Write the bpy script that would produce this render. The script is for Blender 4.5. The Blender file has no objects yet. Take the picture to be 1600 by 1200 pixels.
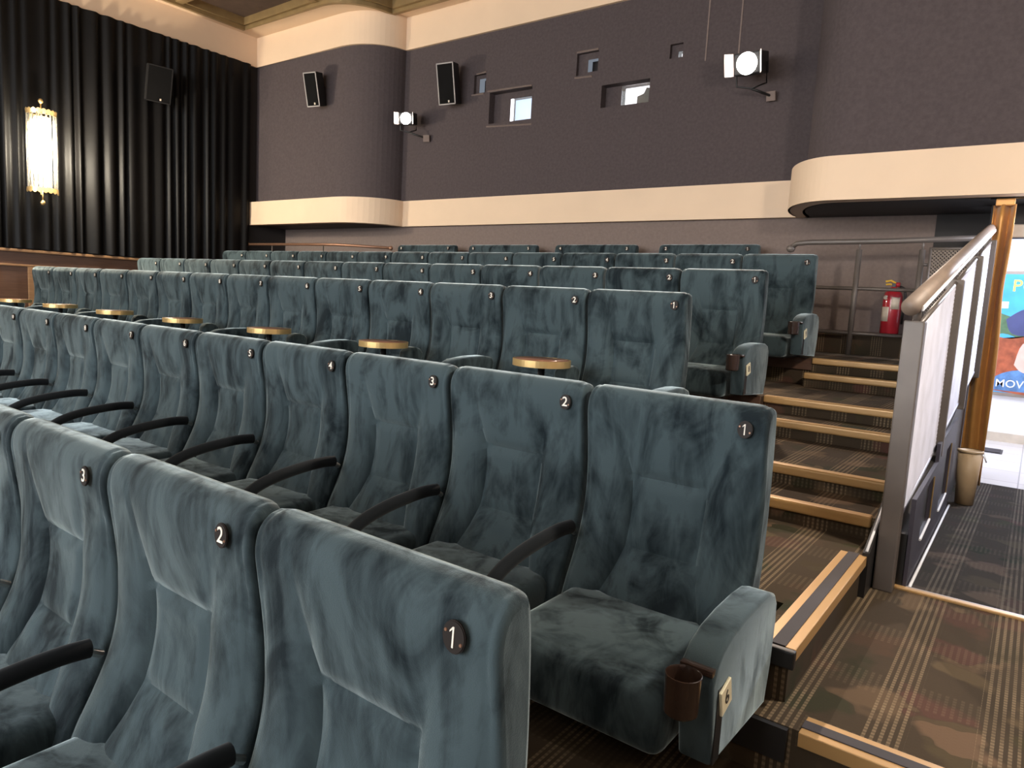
import bpy, bmesh, math, random
from mathutils import Vector, Matrix
random.seed(7)
scene = bpy.context.scene
C = scene.collection
PI = math.pi

# ------------------------------------------------------------------ camera, world, exposure
# All coordinates are written with the lens at height 0; everything is lifted by LIFT at the end.
LIFT = 1.5
FPX, YAW, PITCH, ROLL = 1101.2, math.radians(36.4646), math.radians(6.8408), math.radians(3.1597)
def cam_axes():
    cy, sy, cp, sp = math.cos(YAW), math.sin(YAW), math.cos(PITCH), math.sin(PITCH)
    f = Vector((-sy*cp, cy*cp, -sp)); r = Vector((cy, sy, 0)); u = r.cross(f)
    c, s = math.cos(ROLL), math.sin(ROLL)
    return c*r + s*u, -s*r + c*u, f
AR, AU, AF = cam_axes()
cam_d = bpy.data.cameras.new('camera'); cam = bpy.data.objects.new('camera', cam_d); C.objects.link(cam)
cam_d.sensor_width = 36; cam_d.lens = 36*FPX/1600; cam_d.clip_start = 0.05; cam_d.clip_end = 100
M = Matrix.Identity(4)
for i in range(3):
    M[i][0] = AR[i]; M[i][1] = AU[i]; M[i][2] = -AF[i]
cam.matrix_world = M
scene.camera = cam
def at(px, py, axis, v):
    d = AF + (px-800)/FPX*AR - (py-600)/FPX*AU
    return d*(v/d[axis])
w = bpy.data.worlds.new('world'); scene.world = w; w.use_nodes = True
w.node_tree.nodes['Background'].inputs[0].default_value = (0.75, 0.85, 1, 1)
w.node_tree.nodes['Background'].inputs[1].default_value = 0.12
vs = scene.view_settings
vs.view_transform = 'Standard'; vs.look = 'None'; vs.gamma = 1; vs.use_curve_mapping = False
vs.exposure = 1.05

def light(name, kind, loc, energy, col=(1,1,1), target=None, **kw):
    d = bpy.data.lights.new(name, kind); d.energy = energy; d.color = col
    for k, v in kw.items(): setattr(d, k, v)
    o = bpy.data.objects.new(name, d); C.objects.link(o); o.location = loc
    if target is not None:
        o.rotation_euler = (Vector(target)-Vector(loc)).to_track_quat('-Z', 'Y').to_euler()
    return o
# house lights added unseen in the ceiling to shape the seating
CEIL_FILLS = [(-1.2,-1.6),(-4.4,-1.6),(-7.8,-1.6),(-1.2,-4.6),(-5.5,-4.6)]
for i,(x,y) in enumerate(CEIL_FILLS):
    light('ceiling_fill_lamp', 'AREA', (x,y,4.12), 9, (1,.93,.86), (x-.3,y+3.0,-1), shape='DISK', size=.5)
light('lobby_lamp', 'AREA', (0.1,9.3,1.2), 55, (.82,.86,1), (0.1,9.3,-1), shape='RECTANGLE', size=2.2, size_y=1.2)
light('corridor_fill', 'AREA', (.55,7.25,1.02), 60, (.80,.86,1), (-.45,5.0,-.2), shape='DISK', size=.35)  # unseen lamp added to brighten the railing sheets and corridor

# ------------------------------------------------------------------ materials
def new_mat(name):
    m = bpy.data.materials.new(name); m.use_nodes = True
    nt = m.node_tree; b = nt.nodes['Principled BSDF']
    return m, nt, b
def N(nt, t, **kw):
    n = nt.nodes.new(t)
    for k, v in kw.items():
        if k in n.inputs: n.inputs[k].default_value = v
        else: setattr(n, k, v)
    return n
def L(nt, a, b): nt.links.new(a, b)
def ramp(nt, fac, stops):
    r = nt.nodes.new('ShaderNodeValToRGB'); L(nt, fac, r.inputs[0])
    el = r.color_ramp.elements
    while len(el) < len(stops): el.new(.5)
    for e, (p, c) in zip(el, stops): e.position = p; e.color = (*c, 1)
    return r.outputs[0]
def coords(nt, scale=(1,1,1), rand=False, kind='Object'):
    tc = N(nt, 'ShaderNodeTexCoord'); mp = N(nt, 'ShaderNodeMapping'); mp.inputs['Scale'].default_value = scale
    L(nt, tc.outputs[kind], mp.inputs[0])
    if rand:
        oi = N(nt, 'ShaderNodeObjectInfo'); mm = N(nt, 'ShaderNodeMath', operation='MULTIPLY'); mm.inputs[1].default_value = 37.0
        L(nt, oi.outputs['Random'], mm.inputs[0]); L(nt, mm.outputs[0], mp.inputs['Location'])
    return mp.outputs[0]
def plain(name, col, rough=.6, metal=0, var=.12, scale=6, bump=0, bscale=60, sheen=0, spec=.5, coat=0):
    m, nt, b = new_mat(name)
    v = coords(nt)
    n = N(nt, 'ShaderNodeTexNoise', Scale=scale, Detail=5.0); L(nt, v, n.inputs['Vector'])
    lo = tuple(c*(1-var) for c in col); hi = tuple(min(1, c*(1+var)) for c in col)
    L(nt, ramp(nt, n.outputs[0], [(.3, lo), (.7, hi)]), b.inputs['Base Color'])
    b.inputs['Roughness'].default_value = rough; b.inputs['Metallic'].default_value = metal
    b.inputs['Specular IOR Level'].default_value = spec; b.inputs['Sheen Weight'].default_value = sheen
    b.inputs['Coat Weight'].default_value = coat
    if bump:
        n2 = N(nt, 'ShaderNodeTexNoise', Scale=bscale, Detail=3.0); L(nt, v, n2.inputs['Vector'])
        bp = N(nt, 'ShaderNodeBump', Strength=bump, Distance=.01); L(nt, n2.outputs[0], bp.inputs['Height']); L(nt, bp.outputs[0], b.inputs['Normal'])
    return m
def emit(name, col, strength, base=(.8,.8,.8)):
    m, nt, b = new_mat(name)
    b.inputs['Base Color'].default_value = (*base, 1)
    b.inputs['Emission Color'].default_value = (*col, 1); b.inputs['Emission Strength'].default_value = strength
    return m
def velvet(name='teal_velvet', lo=.59, hi=.85):
    m, nt, b = new_mat(name)
    v = coords(nt, (1,1,.55), rand=True)
    n1 = N(nt, 'ShaderNodeTexNoise', Scale=4.6, Detail=5.0, Roughness=.58, Distortion=1.1); L(nt, v, n1.inputs['Vector'])
    v2 = coords(nt, (1,1,.22), rand=True)
    n2 = N(nt, 'ShaderNodeTexNoise', Scale=11.0, Detail=4.0, Roughness=.6, Distortion=1.2); L(nt, v2, n2.inputs['Vector'])
    mx = N(nt, 'ShaderNodeMath', operation='MULTIPLY_ADD'); L(nt, n2.outputs[0], mx.inputs[0]); mx.inputs[1].default_value = .55
    L(nt, n1.outputs[0], mx.inputs[2])
    nap = ramp(nt, mx.outputs[0], [(lo, (0,0,0)), (hi, (1,1,1))])
    mc = N(nt, 'ShaderNodeMix', data_type='RGBA'); L(nt, nap, mc.inputs[0])
    mc.inputs[6].default_value = (.0065,.0115,.0145,1); mc.inputs[7].default_value = (.044,.064,.071,1)
    L(nt, mc.outputs[2], b.inputs['Base Color'])
    b.inputs['Roughness'].default_value = .75; b.inputs['Specular IOR Level'].default_value = .12
    sw = N(nt, 'ShaderNodeMapRange'); L(nt, nap, sw.inputs[0]); sw.inputs[3].default_value = .26; sw.inputs[4].default_value = 1.0
    L(nt, sw.outputs[0], b.inputs['Sheen Weight'])
    b.inputs['Sheen Roughness'].default_value = .36; b.inputs['Sheen Tint'].default_value = (.72,.86,.90,1)
    n3 = N(nt, 'ShaderNodeTexNoise', Scale=420.0, Detail=2.0); L(nt, coords(nt), n3.inputs['Vector'])
    ad = N(nt, 'ShaderNodeMath', operation='MULTIPLY_ADD'); L(nt, mx.outputs[0], ad.inputs[0]); ad.inputs[1].default_value = 1.2; L(nt, n3.outputs[0], ad.inputs[2])
    bp = N(nt, 'ShaderNodeBump', Strength=.16, Distance=.006); L(nt, ad.outputs[0], bp.inputs['Height']); L(nt, bp.outputs[0], b.inputs['Normal'])
    return m
def carpet(name, k=1.0, blue=0.0):
    m, nt, b = new_mat(name)
    tc = N(nt, 'ShaderNodeTexCoord'); sp = N(nt, 'ShaderNodeSeparateXYZ'); L(nt, tc.outputs['Object'], sp.inputs[0])
    def mth(op, a, bb=None, c=None):
        n = N(nt, 'ShaderNodeMath', operation=op)
        for i, q in enumerate((a, bb, c)):
            if q is None: continue
            if isinstance(q, (int, float)): n.inputs[i].default_value = q
            else: L(nt, q, n.inputs[i])
        return n.outputs[0]
    ycoord = mth('ADD', sp.outputs['Y'], sp.outputs['Z'])   # so that risers carry the weave too
    def wave(src, period, ph=0.0):
        return mth('SINE', mth('MULTIPLY_ADD', src, 2*PI/period, ph))
    lx = mth('GREATER_THAN', wave(sp.outputs['X'], .021), .1)
    ly = mth('GREATER_THAN', wave(ycoord, .018), 0.0)
    bx = mth('GREATER_THAN', wave(sp.outputs['X'], .26, .6), .3)      # bundles of lines running up the aisle
    by = mth('GREATER_THAN', wave(ycoord, .42, 1.1), .45)
    dots = mth('MULTIPLY', lx, mth('MAXIMUM', ly, .45))
    band = mth('MAXIMUM', bx, mth('MULTIPLY', by, .24))
    n0 = N(nt, 'ShaderNodeTexNoise', Scale=3.2, Detail=2.0, Distortion=1.0); L(nt, tc.outputs['Object'], n0.inputs['Vector'])
    strip = mth('MULTIPLY', mth('MULTIPLY', dots, band), mth('MULTIPLY_ADD', n0.outputs[0], 1.5, -.15))
    dist = N(nt, 'ShaderNodeTexNoise', Scale=6.0, Detail=2.0); L(nt, tc.outputs['Object'], dist.inputs['Vector'])
    add = N(nt, 'ShaderNodeMixRGB', blend_type='LINEAR_LIGHT'); add.inputs[0].default_value = .18
    L(nt, tc.outputs['Object'], add.inputs[1]); L(nt, dist.outputs[1], add.inputs[2])
    vo = N(nt, 'ShaderNodeTexVoronoi', Scale=4.4); L(nt, add.outputs[0], vo.inputs['Vector'])
    sep = N(nt, 'ShaderNodeSeparateColor'); L(nt, vo.outputs['Color'], sep.inputs[0])
    blob = ramp(nt, sep.outputs[0], [(0,(.060,.040,.026)), (.25,(.028,.030,.016)), (.45,(.090,.042,.032)), (.62,(.040,.036,.018)), (.8,(.13,.080,.050)), (1,(.05,.045,.022))])
    msk = ramp(nt, vo.outputs['Distance'], [(.34,(1,1,1)), (.52,(0,0,0))])
    m1 = N(nt, 'ShaderNodeMix', data_type='RGBA'); L(nt, msk, m1.inputs[0]); m1.inputs[6].default_value = (.050,.036,.023,1); L(nt, blob, m1.inputs[7])
    m2 = N(nt, 'ShaderNodeMix', data_type='RGBA'); L(nt, strip, m2.inputs[0]); L(nt, m1.outputs[2], m2.inputs[6])
    m2.inputs[7].default_value = (.22,.16,.098,1)
    fin = N(nt, 'ShaderNodeMix', data_type='RGBA', blend_type='MULTIPLY'); fin.inputs[0].default_value = 1
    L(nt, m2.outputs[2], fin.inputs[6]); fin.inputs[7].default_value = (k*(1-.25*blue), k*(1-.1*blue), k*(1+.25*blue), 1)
    L(nt, fin.outputs[2], b.inputs['Base Color'])
    b.inputs['Roughness'].default_value = .95; b.inputs['Specular IOR Level'].default_value = .1
    bp = N(nt, 'ShaderNodeBump', Strength=.5, Distance=.004); L(nt, dots, bp.inputs['Height']); L(nt, bp.outputs[0], b.inputs['Normal'])
    return m
def tiles(name):
    m, nt, b = new_mat(name)
    v = coords(nt); br = N(nt, 'ShaderNodeTexBrick', offset=0.0, Scale=1.0)
    br.inputs['Color1'].default_value = (.55,.52,.50,1); br.inputs['Color2'].default_value = (.60,.57,.55,1); br.inputs['Mortar'].default_value = (.35,.34,.34,1)
    br.inputs['Mortar Size'].default_value = .006; br.inputs['Brick Width'].default_value = .6; br.inputs['Row Height'].default_value = .6
    L(nt, v, br.inputs['Vector']); L(nt, br.outputs[0], b.inputs['Base Color']); b.inputs['Roughness'].default_value = .25
    return m
def wood(name, c1, c2, rough=.4, scale=(1,1,12)):
    m, nt, b = new_mat(name)
    n = N(nt, 'ShaderNodeTexNoise', Scale=4.0, Detail=6.0, Distortion=.6); L(nt, coords(nt, scale), n.inputs['Vector'])
    L(nt, ramp(nt, n.outputs[0], [(.3, c1), (.7, c2)]), b.inputs['Base Color']); b.inputs['Roughness'].default_value = rough
    return m
MT = dict(
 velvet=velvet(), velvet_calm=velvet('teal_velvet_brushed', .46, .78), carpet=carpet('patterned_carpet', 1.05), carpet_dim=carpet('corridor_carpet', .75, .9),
 black=plain('black_metal', (.012,.011,.011), .45), blackfab=plain('black_fabric', (.010,.012,.014), .9, sheen=.1),
 armfab=plain('dark_arm_pad', (.006,.008,.010), .85, sheen=.08, spec=.2),
 disc=plain('brown_black_disc', (.014,.009,.007), .6, spec=.25), ivory=plain('ivory_print', (.78,.72,.62), .5),
 cupplast=plain('brown_plastic', (.030,.016,.011), .22, coat=.3), brassplate=plain('brass_plate', (.80,.72,.50), .35, .15),
 ink=plain('black_ink', (.02,.018,.015), .5),
 nosing=plain('tan_step_nosing', (.46,.27,.105), .38, .25, .06, 3), insert=plain('grey_grip_insert', (.035,.028,.03), .8),
 grey=plain('grey_brown_paint', (.13,.108,.095), .42, .2), mesh=plain('pale_grey_sheet', (.56,.56,.66), .5, .1),
 railwood=plain('tan_handrail', (.20,.145,.11), .55, .1),
 wallup=plain('dark_aubergine_fabric', (.076,.060,.061), .9, 0, .10, 30, .2, 220, spec=.15),
 walllow=plain('mauve_brown_fabric', (.19,.145,.128), .9, 0, .08, 30, .2, 220, spec=.2),
 dark=plain('dark_brown_paint', (.016,.012,.011), .7),
 cream=plain('cream_plaster', (.72,.53,.37), .62, 0, .03, 2, .05, 20),
 drape=plain('black_drape', (.0045,.004,.004), .52, 0, .1, 20, spec=.15),
 dado=wood('dado_wood', (.085,.042,.027), (.12,.062,.038)), dadotrim=wood('dado_trim_wood', (.24,.13,.065), (.32,.18,.09)),
 gold=plain('antique_gold', (.30,.20,.09), .45, .35), ceil=plain('brown_ceiling', (.075,.045,.032), .8, 0, .15, 8),
 brass=plain('polished_brass', (.85,.58,.25), .3, .75, .05), tabletop=wood('table_laminate', (.20,.085,.05), (.30,.14,.08), .35, (6,1,1)),
 copper=plain('bronze_tube', (.30,.16,.10), .35, .5), purple=plain('purple_grey_paint', (.040,.034,.048), .5),
 white=plain('white_paint', (.82,.82,.85), .55, 0, .02), satin=plain('bronze_satin', (.50,.235,.06), .36, .3, .12, 5, sheen=.2),
 bin=plain('beige_plastic', (.50,.36,.22), .5), red=plain('red_enamel', (.42,.018,.03), .3, coat=.4), paper=plain('paper_label', (.62,.52,.42), .6),
 yellow=plain('yellow_plastic', (.75,.45,.05), .4), tile=tiles('pale_floor_tile'), skirt=plain('beige_skirting', (.6,.52,.42), .5),
 lens=emit('lamp_lens', (1,.86,.74), 60), shade=emit('sconce_shade', (1,.93,.72), 14), booth=emit('booth_light', (.42,.60,1), .8),
 screen=emit('screen_fill_glow', (.92,.96,1), 5.6), boothwhite=emit('booth_light_white', (.85,.86,1), 1.2), fill=emit('fill_light_glass', (1,.93,.86), 6),  # screen and ceiling glass glow as added fill
 silver=plain('silver_screw', (.6,.58,.55), .3, 1), spkframe=plain('grey_frame_edge', (.30,.27,.26), .5), spk=plain('speaker_grille', (.006,.0055,.0055), .9, spec=.1),
 sky=plain('poster_blue', (.06,.35,.72), .4), pyellow=plain('poster_yellow', (.85,.65,.12), .4), pred=plain('poster_rust', (.36,.09,.04), .4, 0, .4, 9),
 pdenim=plain('poster_denim', (.10,.22,.45), .4, 0, .4, 12), pskin=plain('poster_peach', (.75,.50,.42), .4), pgreen=plain('poster_green', (.08,.16,.08), .4, 0, .4, 9),
 pnavy=plain('poster_navy', (.05,.06,.16), .4), alu=plain('brown_aluminium', (.30,.25,.21), .4, .4), flap=plain('lamp_flap', (.35,.30,.28), .4, .3))
m, nt, b = new_mat('clear_glass'); b.inputs['Base Color'].default_value = (.95,.93,.88,1); b.inputs['Roughness'].default_value = .05; b.inputs['Transmission Weight'].default_value = .9
MT['glass'] = m

# ------------------------------------------------------------------ mesh helpers
def mesh_obj(name, bm, mat, parent=None, loc=(0,0,0), smooth=False):
    me = bpy.data.meshes.new(name); bm.normal_update(); bm.to_mesh(me); bm.free()
    return obj_from(name, me, mat, parent, loc, smooth)
def obj_from(name, me, mat, parent=None, loc=(0,0,0), smooth=False):
    if mat is not None and not me.materials: me.materials.append(MT[mat] if isinstance(mat, str) else mat)
    if smooth:
        for p in me.polygons: p.use_smooth = True
    o = bpy.data.objects.new(name, me); C.objects.link(o); o.location = loc
    if parent is not None: o.parent = parent
    return o
def tag(o, label, cat=None, group=None):
    o['label'] = label
    if cat: o['category'] = cat
    if group: o['group'] = group
    return o
def thing(name, label, cat, loc=(0,0,0), group=None, rz=0):
    o = bpy.data.objects.new(name, None); C.objects.link(o); o.location = loc; o.rotation_euler = (0,0,rz)
    o.empty_display_size = .1
    return tag(o, label, cat, group)
def struct(o, label=None):
    o['kind'] = 'structure'
    if label: o['label'] = label
    return o
def empty_struct(name, label=None):
    o = bpy.data.objects.new(name, None); C.objects.link(o); return struct(o, label)
def add_box(bm, x0, x1, y0, y1, z0, z1, bev=0, seg=2):
    b2 = bmesh.new()
    vs_ = [b2.verts.new((x,y,z)) for x in (x0,x1) for y in (y0,y1) for z in (z0,z1)]
    for f in ((0,1,3,2),(4,6,7,5),(0,4,5,1),(2,3,7,6),(0,2,6,4),(1,5,7,3)): b2.faces.new([vs_[i] for i in f])
    bmesh.ops.recalc_face_normals(b2, faces=b2.faces)
    if bev: bmesh.ops.bevel(b2, geom=list(b2.edges), offset=bev, segments=seg, profile=.6, affect='EDGES')
    merge(bm, b2)
def merge(bm, b2, mat=None):
    me = bpy.data.meshes.new('tmp'); b2.to_mesh(me); b2.free()
    if mat is not None: me.transform(mat)
    bm.from_mesh(me); bpy.data.meshes.remove(me)
def box(name, x0, x1, y0, y1, z0, z1, mat, parent=None, bev=0, seg=2, loc=(0,0,0)):
    bm = bmesh.new(); add_box(bm, x0, x1, y0, y1, z0, z1, bev, seg)
    return mesh_obj(name, bm, mat, parent, loc, smooth=False)
def add_tube(bm, pts, r, n=10, caps=True, radii=None):
    pts = [Vector(p) for p in pts]; rings = []
    for i, p in enumerate(pts):
        d = (pts[min(i+1,len(pts)-1)] - pts[max(i-1,0)]).normalized()
        up = Vector((0,0,1)) if abs(d.z) < .95 else Vector((1,0,0))
        a = d.cross(up).normalized(); c = d.cross(a)
        rr = radii[i] if radii else r
        rings.append([bm.verts.new(p + (a*math.cos(2*PI*k/n) + c*math.sin(2*PI*k/n))*rr) for k in range(n)])
    for i in range(len(rings)-1):
        for k in range(n): bm.faces.new((rings[i][k], rings[i][(k+1)%n], rings[i+1][(k+1)%n], rings[i+1][k]))
    if caps: bm.faces.new(rings[0][::-1]); bm.faces.new(rings[-1])
def tube(name, pts, r, mat, parent=None, n=10, loc=(0,0,0), smooth=True, radii=None):
    bm = bmesh.new(); add_tube(bm, pts, r, n, True, radii); bmesh.ops.recalc_face_normals(bm, faces=bm.faces)
    return mesh_obj(name, bm, mat, parent, loc, smooth)
def lathe(name, prof, mat, parent=None, n=24, loc=(0,0,0), axis='Z', smooth=True):
    bm = bmesh.new(); rings = []
    for r, z in prof:
        if r < 1e-5: rings.append([bm.verts.new((0,0,z))])
        else: rings.append([bm.verts.new((r*math.cos(2*PI*k/n), r*math.sin(2*PI*k/n), z)) for k in range(n)])
    for a, c in zip(rings, rings[1:]):
        for k in range(n):
            k2 = (k+1) % n
            if len(a) == 1 and len(c) == 1: continue
            if len(a) == 1: bm.faces.new((a[0], c[k2], c[k]))
            elif len(c) == 1: bm.faces.new((a[k], a[k2], c[0]))
            else: bm.faces.new((a[k], a[k2], c[k2], c[k]))
    if axis == 'Y': bmesh.ops.rotate(bm, verts=bm.verts, matrix=Matrix.Rotation(PI/2, 3, 'X'))   # z -> -y
    if axis == 'X': bmesh.ops.rotate(bm, verts=bm.verts, matrix=Matrix.Rotation(PI/2, 3, 'Y'))
    bmesh.ops.recalc_face_normals(bm, faces=bm.faces)
    return mesh_obj(name, bm, mat, parent, loc, smooth)
def prism(name, poly, x0, x1, mat, parent=None, loc=(0,0,0), bev=0, seg=3, smooth=False):
    """poly in (y, z), extruded along x"""
    bm = bmesh.new()
    a = [bm.verts.new((x0,y,z)) for y,z in poly]; c = [bm.verts.new((x1,y,z)) for y,z in poly]
    bm.faces.new(a); bm.faces.new(c[::-1]); n = len(poly)
    for i in range(n): bm.faces.new((a[i], c[i], c[(i+1)%n], a[(i+1)%n]))
    bmesh.ops.recalc_face_normals(bm, faces=bm.faces)
    if bev:
        ed = [e for e in bm.edges if len(e.link_faces) == 2 and e.calc_face_angle(0) > .9]
        bmesh.ops.bevel(bm, geom=ed, offset=bev, segments=seg, profile=.5, affect='EDGES')
    return mesh_obj(name, bm, mat, parent, loc, smooth)
def plan_wall(name, path, z0, z1, mat, thick=None, parent=None, smooth=False):
    """vertical sheet along a plan path [(x,y)]; with thick it is a band with top and bottom, thickness to +normal (away from hall)"""
    bm = bmesh.new(); n = len(path)
    P3 = [Vector((x,y,0)) for x,y in path]
    nor = []
    for i in range(n):
        d = (P3[min(i+1,n-1)] - P3[max(i-1,0)]).normalized(); nor.append(Vector((-d.y, d.x, 0)))
    def ring(i):
        p = P3[i]; q = p + nor[i]*(thick or .02)
        return [bm.verts.new((p.x,p.y,z0)), bm.verts.new((p.x,p.y,z1)), bm.verts.new((q.x,q.y,z1)), bm.verts.new((q.x,q.y,z0))]
    R = [ring(i) for i in range(n)]
    for a, c in zip(R, R[1:]):
        for k in range(4): bm.faces.new((a[k], c[k], c[(k+1)%4], a[(k+1)%4]))
    bm.faces.new(R[0][::-1]); bm.faces.new(R[-1])
    bmesh.ops.recalc_face_normals(bm, faces=bm.faces)
    return mesh_obj(name, bm, mat, parent, smooth=False)
def poly_xy(name, pts, z0, z1, mat, parent=None):
    bm = bmesh.new()
    a = [bm.verts.new((x,y,z0)) for x,y in pts]; c = [bm.verts.new((x,y,z1)) for x,y in pts]
    bm.faces.new(a); bm.faces.new(c[::-1]); n = len(pts)
    for i in range(n): bm.faces.new((a[i], c[i], c[(i+1)%n], a[(i+1)%n]))
    bmesh.ops.recalc_face_normals(bm, faces=bm.faces)
    return mesh_obj(name, bm, mat, parent)
_txt = {}
def text_mesh(s, size, depth=.0008):
    key = (s, size)
    if key in _txt: return _txt[key]
    cu = bpy.data.curves.new('text', 'FONT'); cu.body = s; cu.size = size; cu.align_x = 'CENTER'; cu.align_y = 'CENTER'; cu.extrude = depth; cu.offset = size*.008; cu.resolution_u = 3
    o = bpy.data.objects.new('text', cu); C.objects.link(o)
    dg = bpy.context.evaluated_depsgraph_get(); me = bpy.data.meshes.new_from_object(o.evaluated_get(dg))
    bpy.data.objects.remove(o); bpy.data.curves.remove(cu); _txt[key] = me
    return me
def one_mesh(size):
    key = ('flagged_one', size)
    if key in _txt: return _txt[key]
    h = size*.35; w1 = size*.034
    q = [(-w1,-h),(w1,-h),(w1,h),(-w1,h),(-w1*4.5,h*.60),(-w1*4.5,h*.42),(-w1,h*.74)]
    bm = bmesh.new(); a = [bm.verts.new((x,y,-.0008)) for x,y in q]; c = [bm.verts.new((x,y,.0008)) for x,y in q]
    bm.faces.new(a[::-1]); bm.faces.new(c)
    for i in range(len(q)): bm.faces.new((a[i], a[(i+1)%len(q)], c[(i+1)%len(q)], c[i]))
    bm.normal_update(); bmesh.ops.triangulate(bm, faces=[f for f in bm.faces if len(f.verts) > 4], ngon_method='EAR_CLIP')
    me = bpy.data.meshes.new('numeral'); bm.to_mesh(me); bm.free(); _txt[key] = me
    return me
def text_obj(name, s, size, mat, parent, loc, rot):
    me = one_mesh(size) if s == '1' else text_mesh(s, size)
    if not me.materials: me.materials.append(MT[mat])
    o = bpy.data.objects.new(name, me); C.objects.link(o); o.parent = parent; o.location = loc; o.rotation_euler = rot
    return o
def copy_tree(o, parent=None):
    c = o.copy(); C.objects.link(c); c.parent = parent
    for ch in list(o.children): copy_tree(ch, c)
    return c
def smoothstep(a, b_, t):
    t = max(0, min(1, (t-a)/(b_-a))); return t*t*(3-2*t)
def lerp_tab(tab, t):
    for (a, va), (b_, vb) in zip(tab, tab[1:]):
        if t <= b_: return va + (vb-va)*max(0, (t-a))/(b_-a)
    return tab[-1][1]

# ------------------------------------------------------------------ the hall: measures
XL, YB, XR, YF = -11.35, 8.07, 1.25, -6.6
LV = dict(front=-1.50, A=-1.33, B=-1.16, L1=-.99, C=-.788, D=-.575, E=-.354, F=-.134)
XS = -1.50           # left side of the stair
XW = -.46            # stair side of the rail wall
# floors -----------------------------------------------------------
floor = empty_struct('floor', 'patterned carpet floor rising in wide seating platforms')
def slab(x0, x1, y0, y1, z, zb=-1.8, mat='carpet', name='platform'):
    return box(name, x0, x1, y0, y1, zb, z, mat, floor)
slab(XL, XR, YF, .69, LV['front'])
slab(XL, XR, .69, 2.005, LV['A'])
slab(XL, XR, 2.005, 3.43, LV['B'])
poly_xy('platform', [(XL,2.46),(-.60,2.46),(-.60,2.13),(-.487,2.13),(-.487,3.455),(XL,3.455)], -1.7, LV['L1'], 'carpet', floor)
slab(XL, XS, 3.455, 3.59, LV['L1'])
slab(XL, XS, 3.59, 4.95, LV['C'])
slab(XL, XS, 4.95, 6.27, LV['D'])
slab(XL, XS, 6.27, 7.60, LV['E'])
slab(XL, XW, 7.60, YB, LV['F'])
STEPS = [(3.455,3.80,-.885),(3.80,4.68,LV['C']),(4.68,5.02,-.68),(5.02,6.03,LV['D']),(6.03,6.25,-.465),(6.25,7.60,LV['E'])]
for y0, y1, z in STEPS:
    slab(XS, XW, y0, y1, z, name='step')
    # rounded tan nosing
    bm = bmesh.new(); add_box(bm, XS if y0 > 3.5 else -1.5, XW-.02 if y0 > 3.5 else -.505, y0-.022, y0+.045, z-.046, z+.006, .014, 3)
    mesh_obj('nosing', bm, 'nosing', floor, smooth=False)
# black stringer beside the first steps
prism('stringer', [(3.18,LV['B']),(3.44,LV['B']),(3.80,-.80),(3.80,-.70),(3.44,-.87),(3.19,-.97)], -.487, -.462, 'black', floor)
tube('stringer_edge', [(-.474,3.2,-.966),(-.474,3.44,-.866),(-.474,3.80,-.696)], .006, 'white', floor, 6)
def nosing_profile(name, p0, p1, side):
    """two tan strips with a grey insert on top and a tan face; side = unit vector pointing off the step"""
    p0 = Vector(p0); p1 = Vector(p1); d = (p1-p0).normalized(); s = Vector(side); ln = (p1-p0).length
    def strip(n_, a, b_, z0, z1, mat, par, bev=.003):
        bm = bmesh.new(); add_box(bm, 0, ln, a, b_, z0, z1, bev)
        mt = Matrix.Identity(4)
        for i in range(3): mt[i][0] = d[i]; mt[i][1] = s[i]; mt[i][2] = (0,0,1)[i]; mt[i][3] = p0[i]
        bm.transform(mt)
        bmesh.ops.recalc_face_normals(bm, faces=bm.faces)
        return mesh_obj(n_, bm, mat, par)
    strip('nosing', -.085, .018, -.036, .006, 'nosing', floor)
    strip('grip_strip', -.055, -.012, .004, .009, 'insert', floor, .001)
nosing_profile('side', (-.487,2.12,LV['L1']), (-.487,3.20,LV['L1']), (1,0,0))
box('nosing_end_cap', -.55, -.465, 2.095, 2.12, LV['L1']-.05, LV['L1']+.006, 'black', floor, .006)
nosing_profile('landing', (-.41,2.005,LV['B']), (XR,2.005,LV['B']), (0,-1,0))
box('platform_edge', XL+.02, -.44, 1.985, 2.005, LV['B']-.10, LV['B']-.002, 'black', floor)
box('platform_edge', XL+.02, XS-.0, 4.93, 4.95, LV['D']-.10, LV['D']-.002, 'dado', floor)
box('platform_edge', XL+.02, XS-.0, 6.25, 6.27, LV['E']-.10, LV['E']-.002, 'dado', floor)
# threshold, sloping corridor carpet and lobby tiles
RS = .06
def rz(y): return LV['B'] - RS*(y-3.43)
bm = bmesh.new()
vv = [bm.verts.new(p) for p in ((XW,3.43,rz(3.43)),(XR,3.43,rz(3.43)),(XR,7.56,rz(7.56)),(XW,7.56,rz(7.56)),(XW,3.43,-1.9),(XR,3.43,-1.9),(XR,7.56,-1.9),(XW,7.56,-1.9))]
for f in ((0,1,2,3),(7,6,5,4),(0,4,5,1),(1,5,6,2),(2,6,7,3),(3,7,4,0)): bm.faces.new([vv[i] for i in f])
bmesh.ops.recalc_face_normals(bm, faces=bm.faces)
mesh_obj('corridor_carpet', bm, 'carpet_dim', floor)
box('threshold_strip', -.416, XR, 3.40, 3.43, LV['B']-.002, LV['B']+.012, 'nosing', floor, .004)
box('threshold_edge', -.416, XR, 3.431, 3.447, LV['B']-.002, LV['B']+.010, 'alu', floor, .003)
ZL = rz(7.56)
box('lobby_tiles', -2.6, 2.6, 7.56, 10.6, -1.9, ZL, 'tile', floor)

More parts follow.
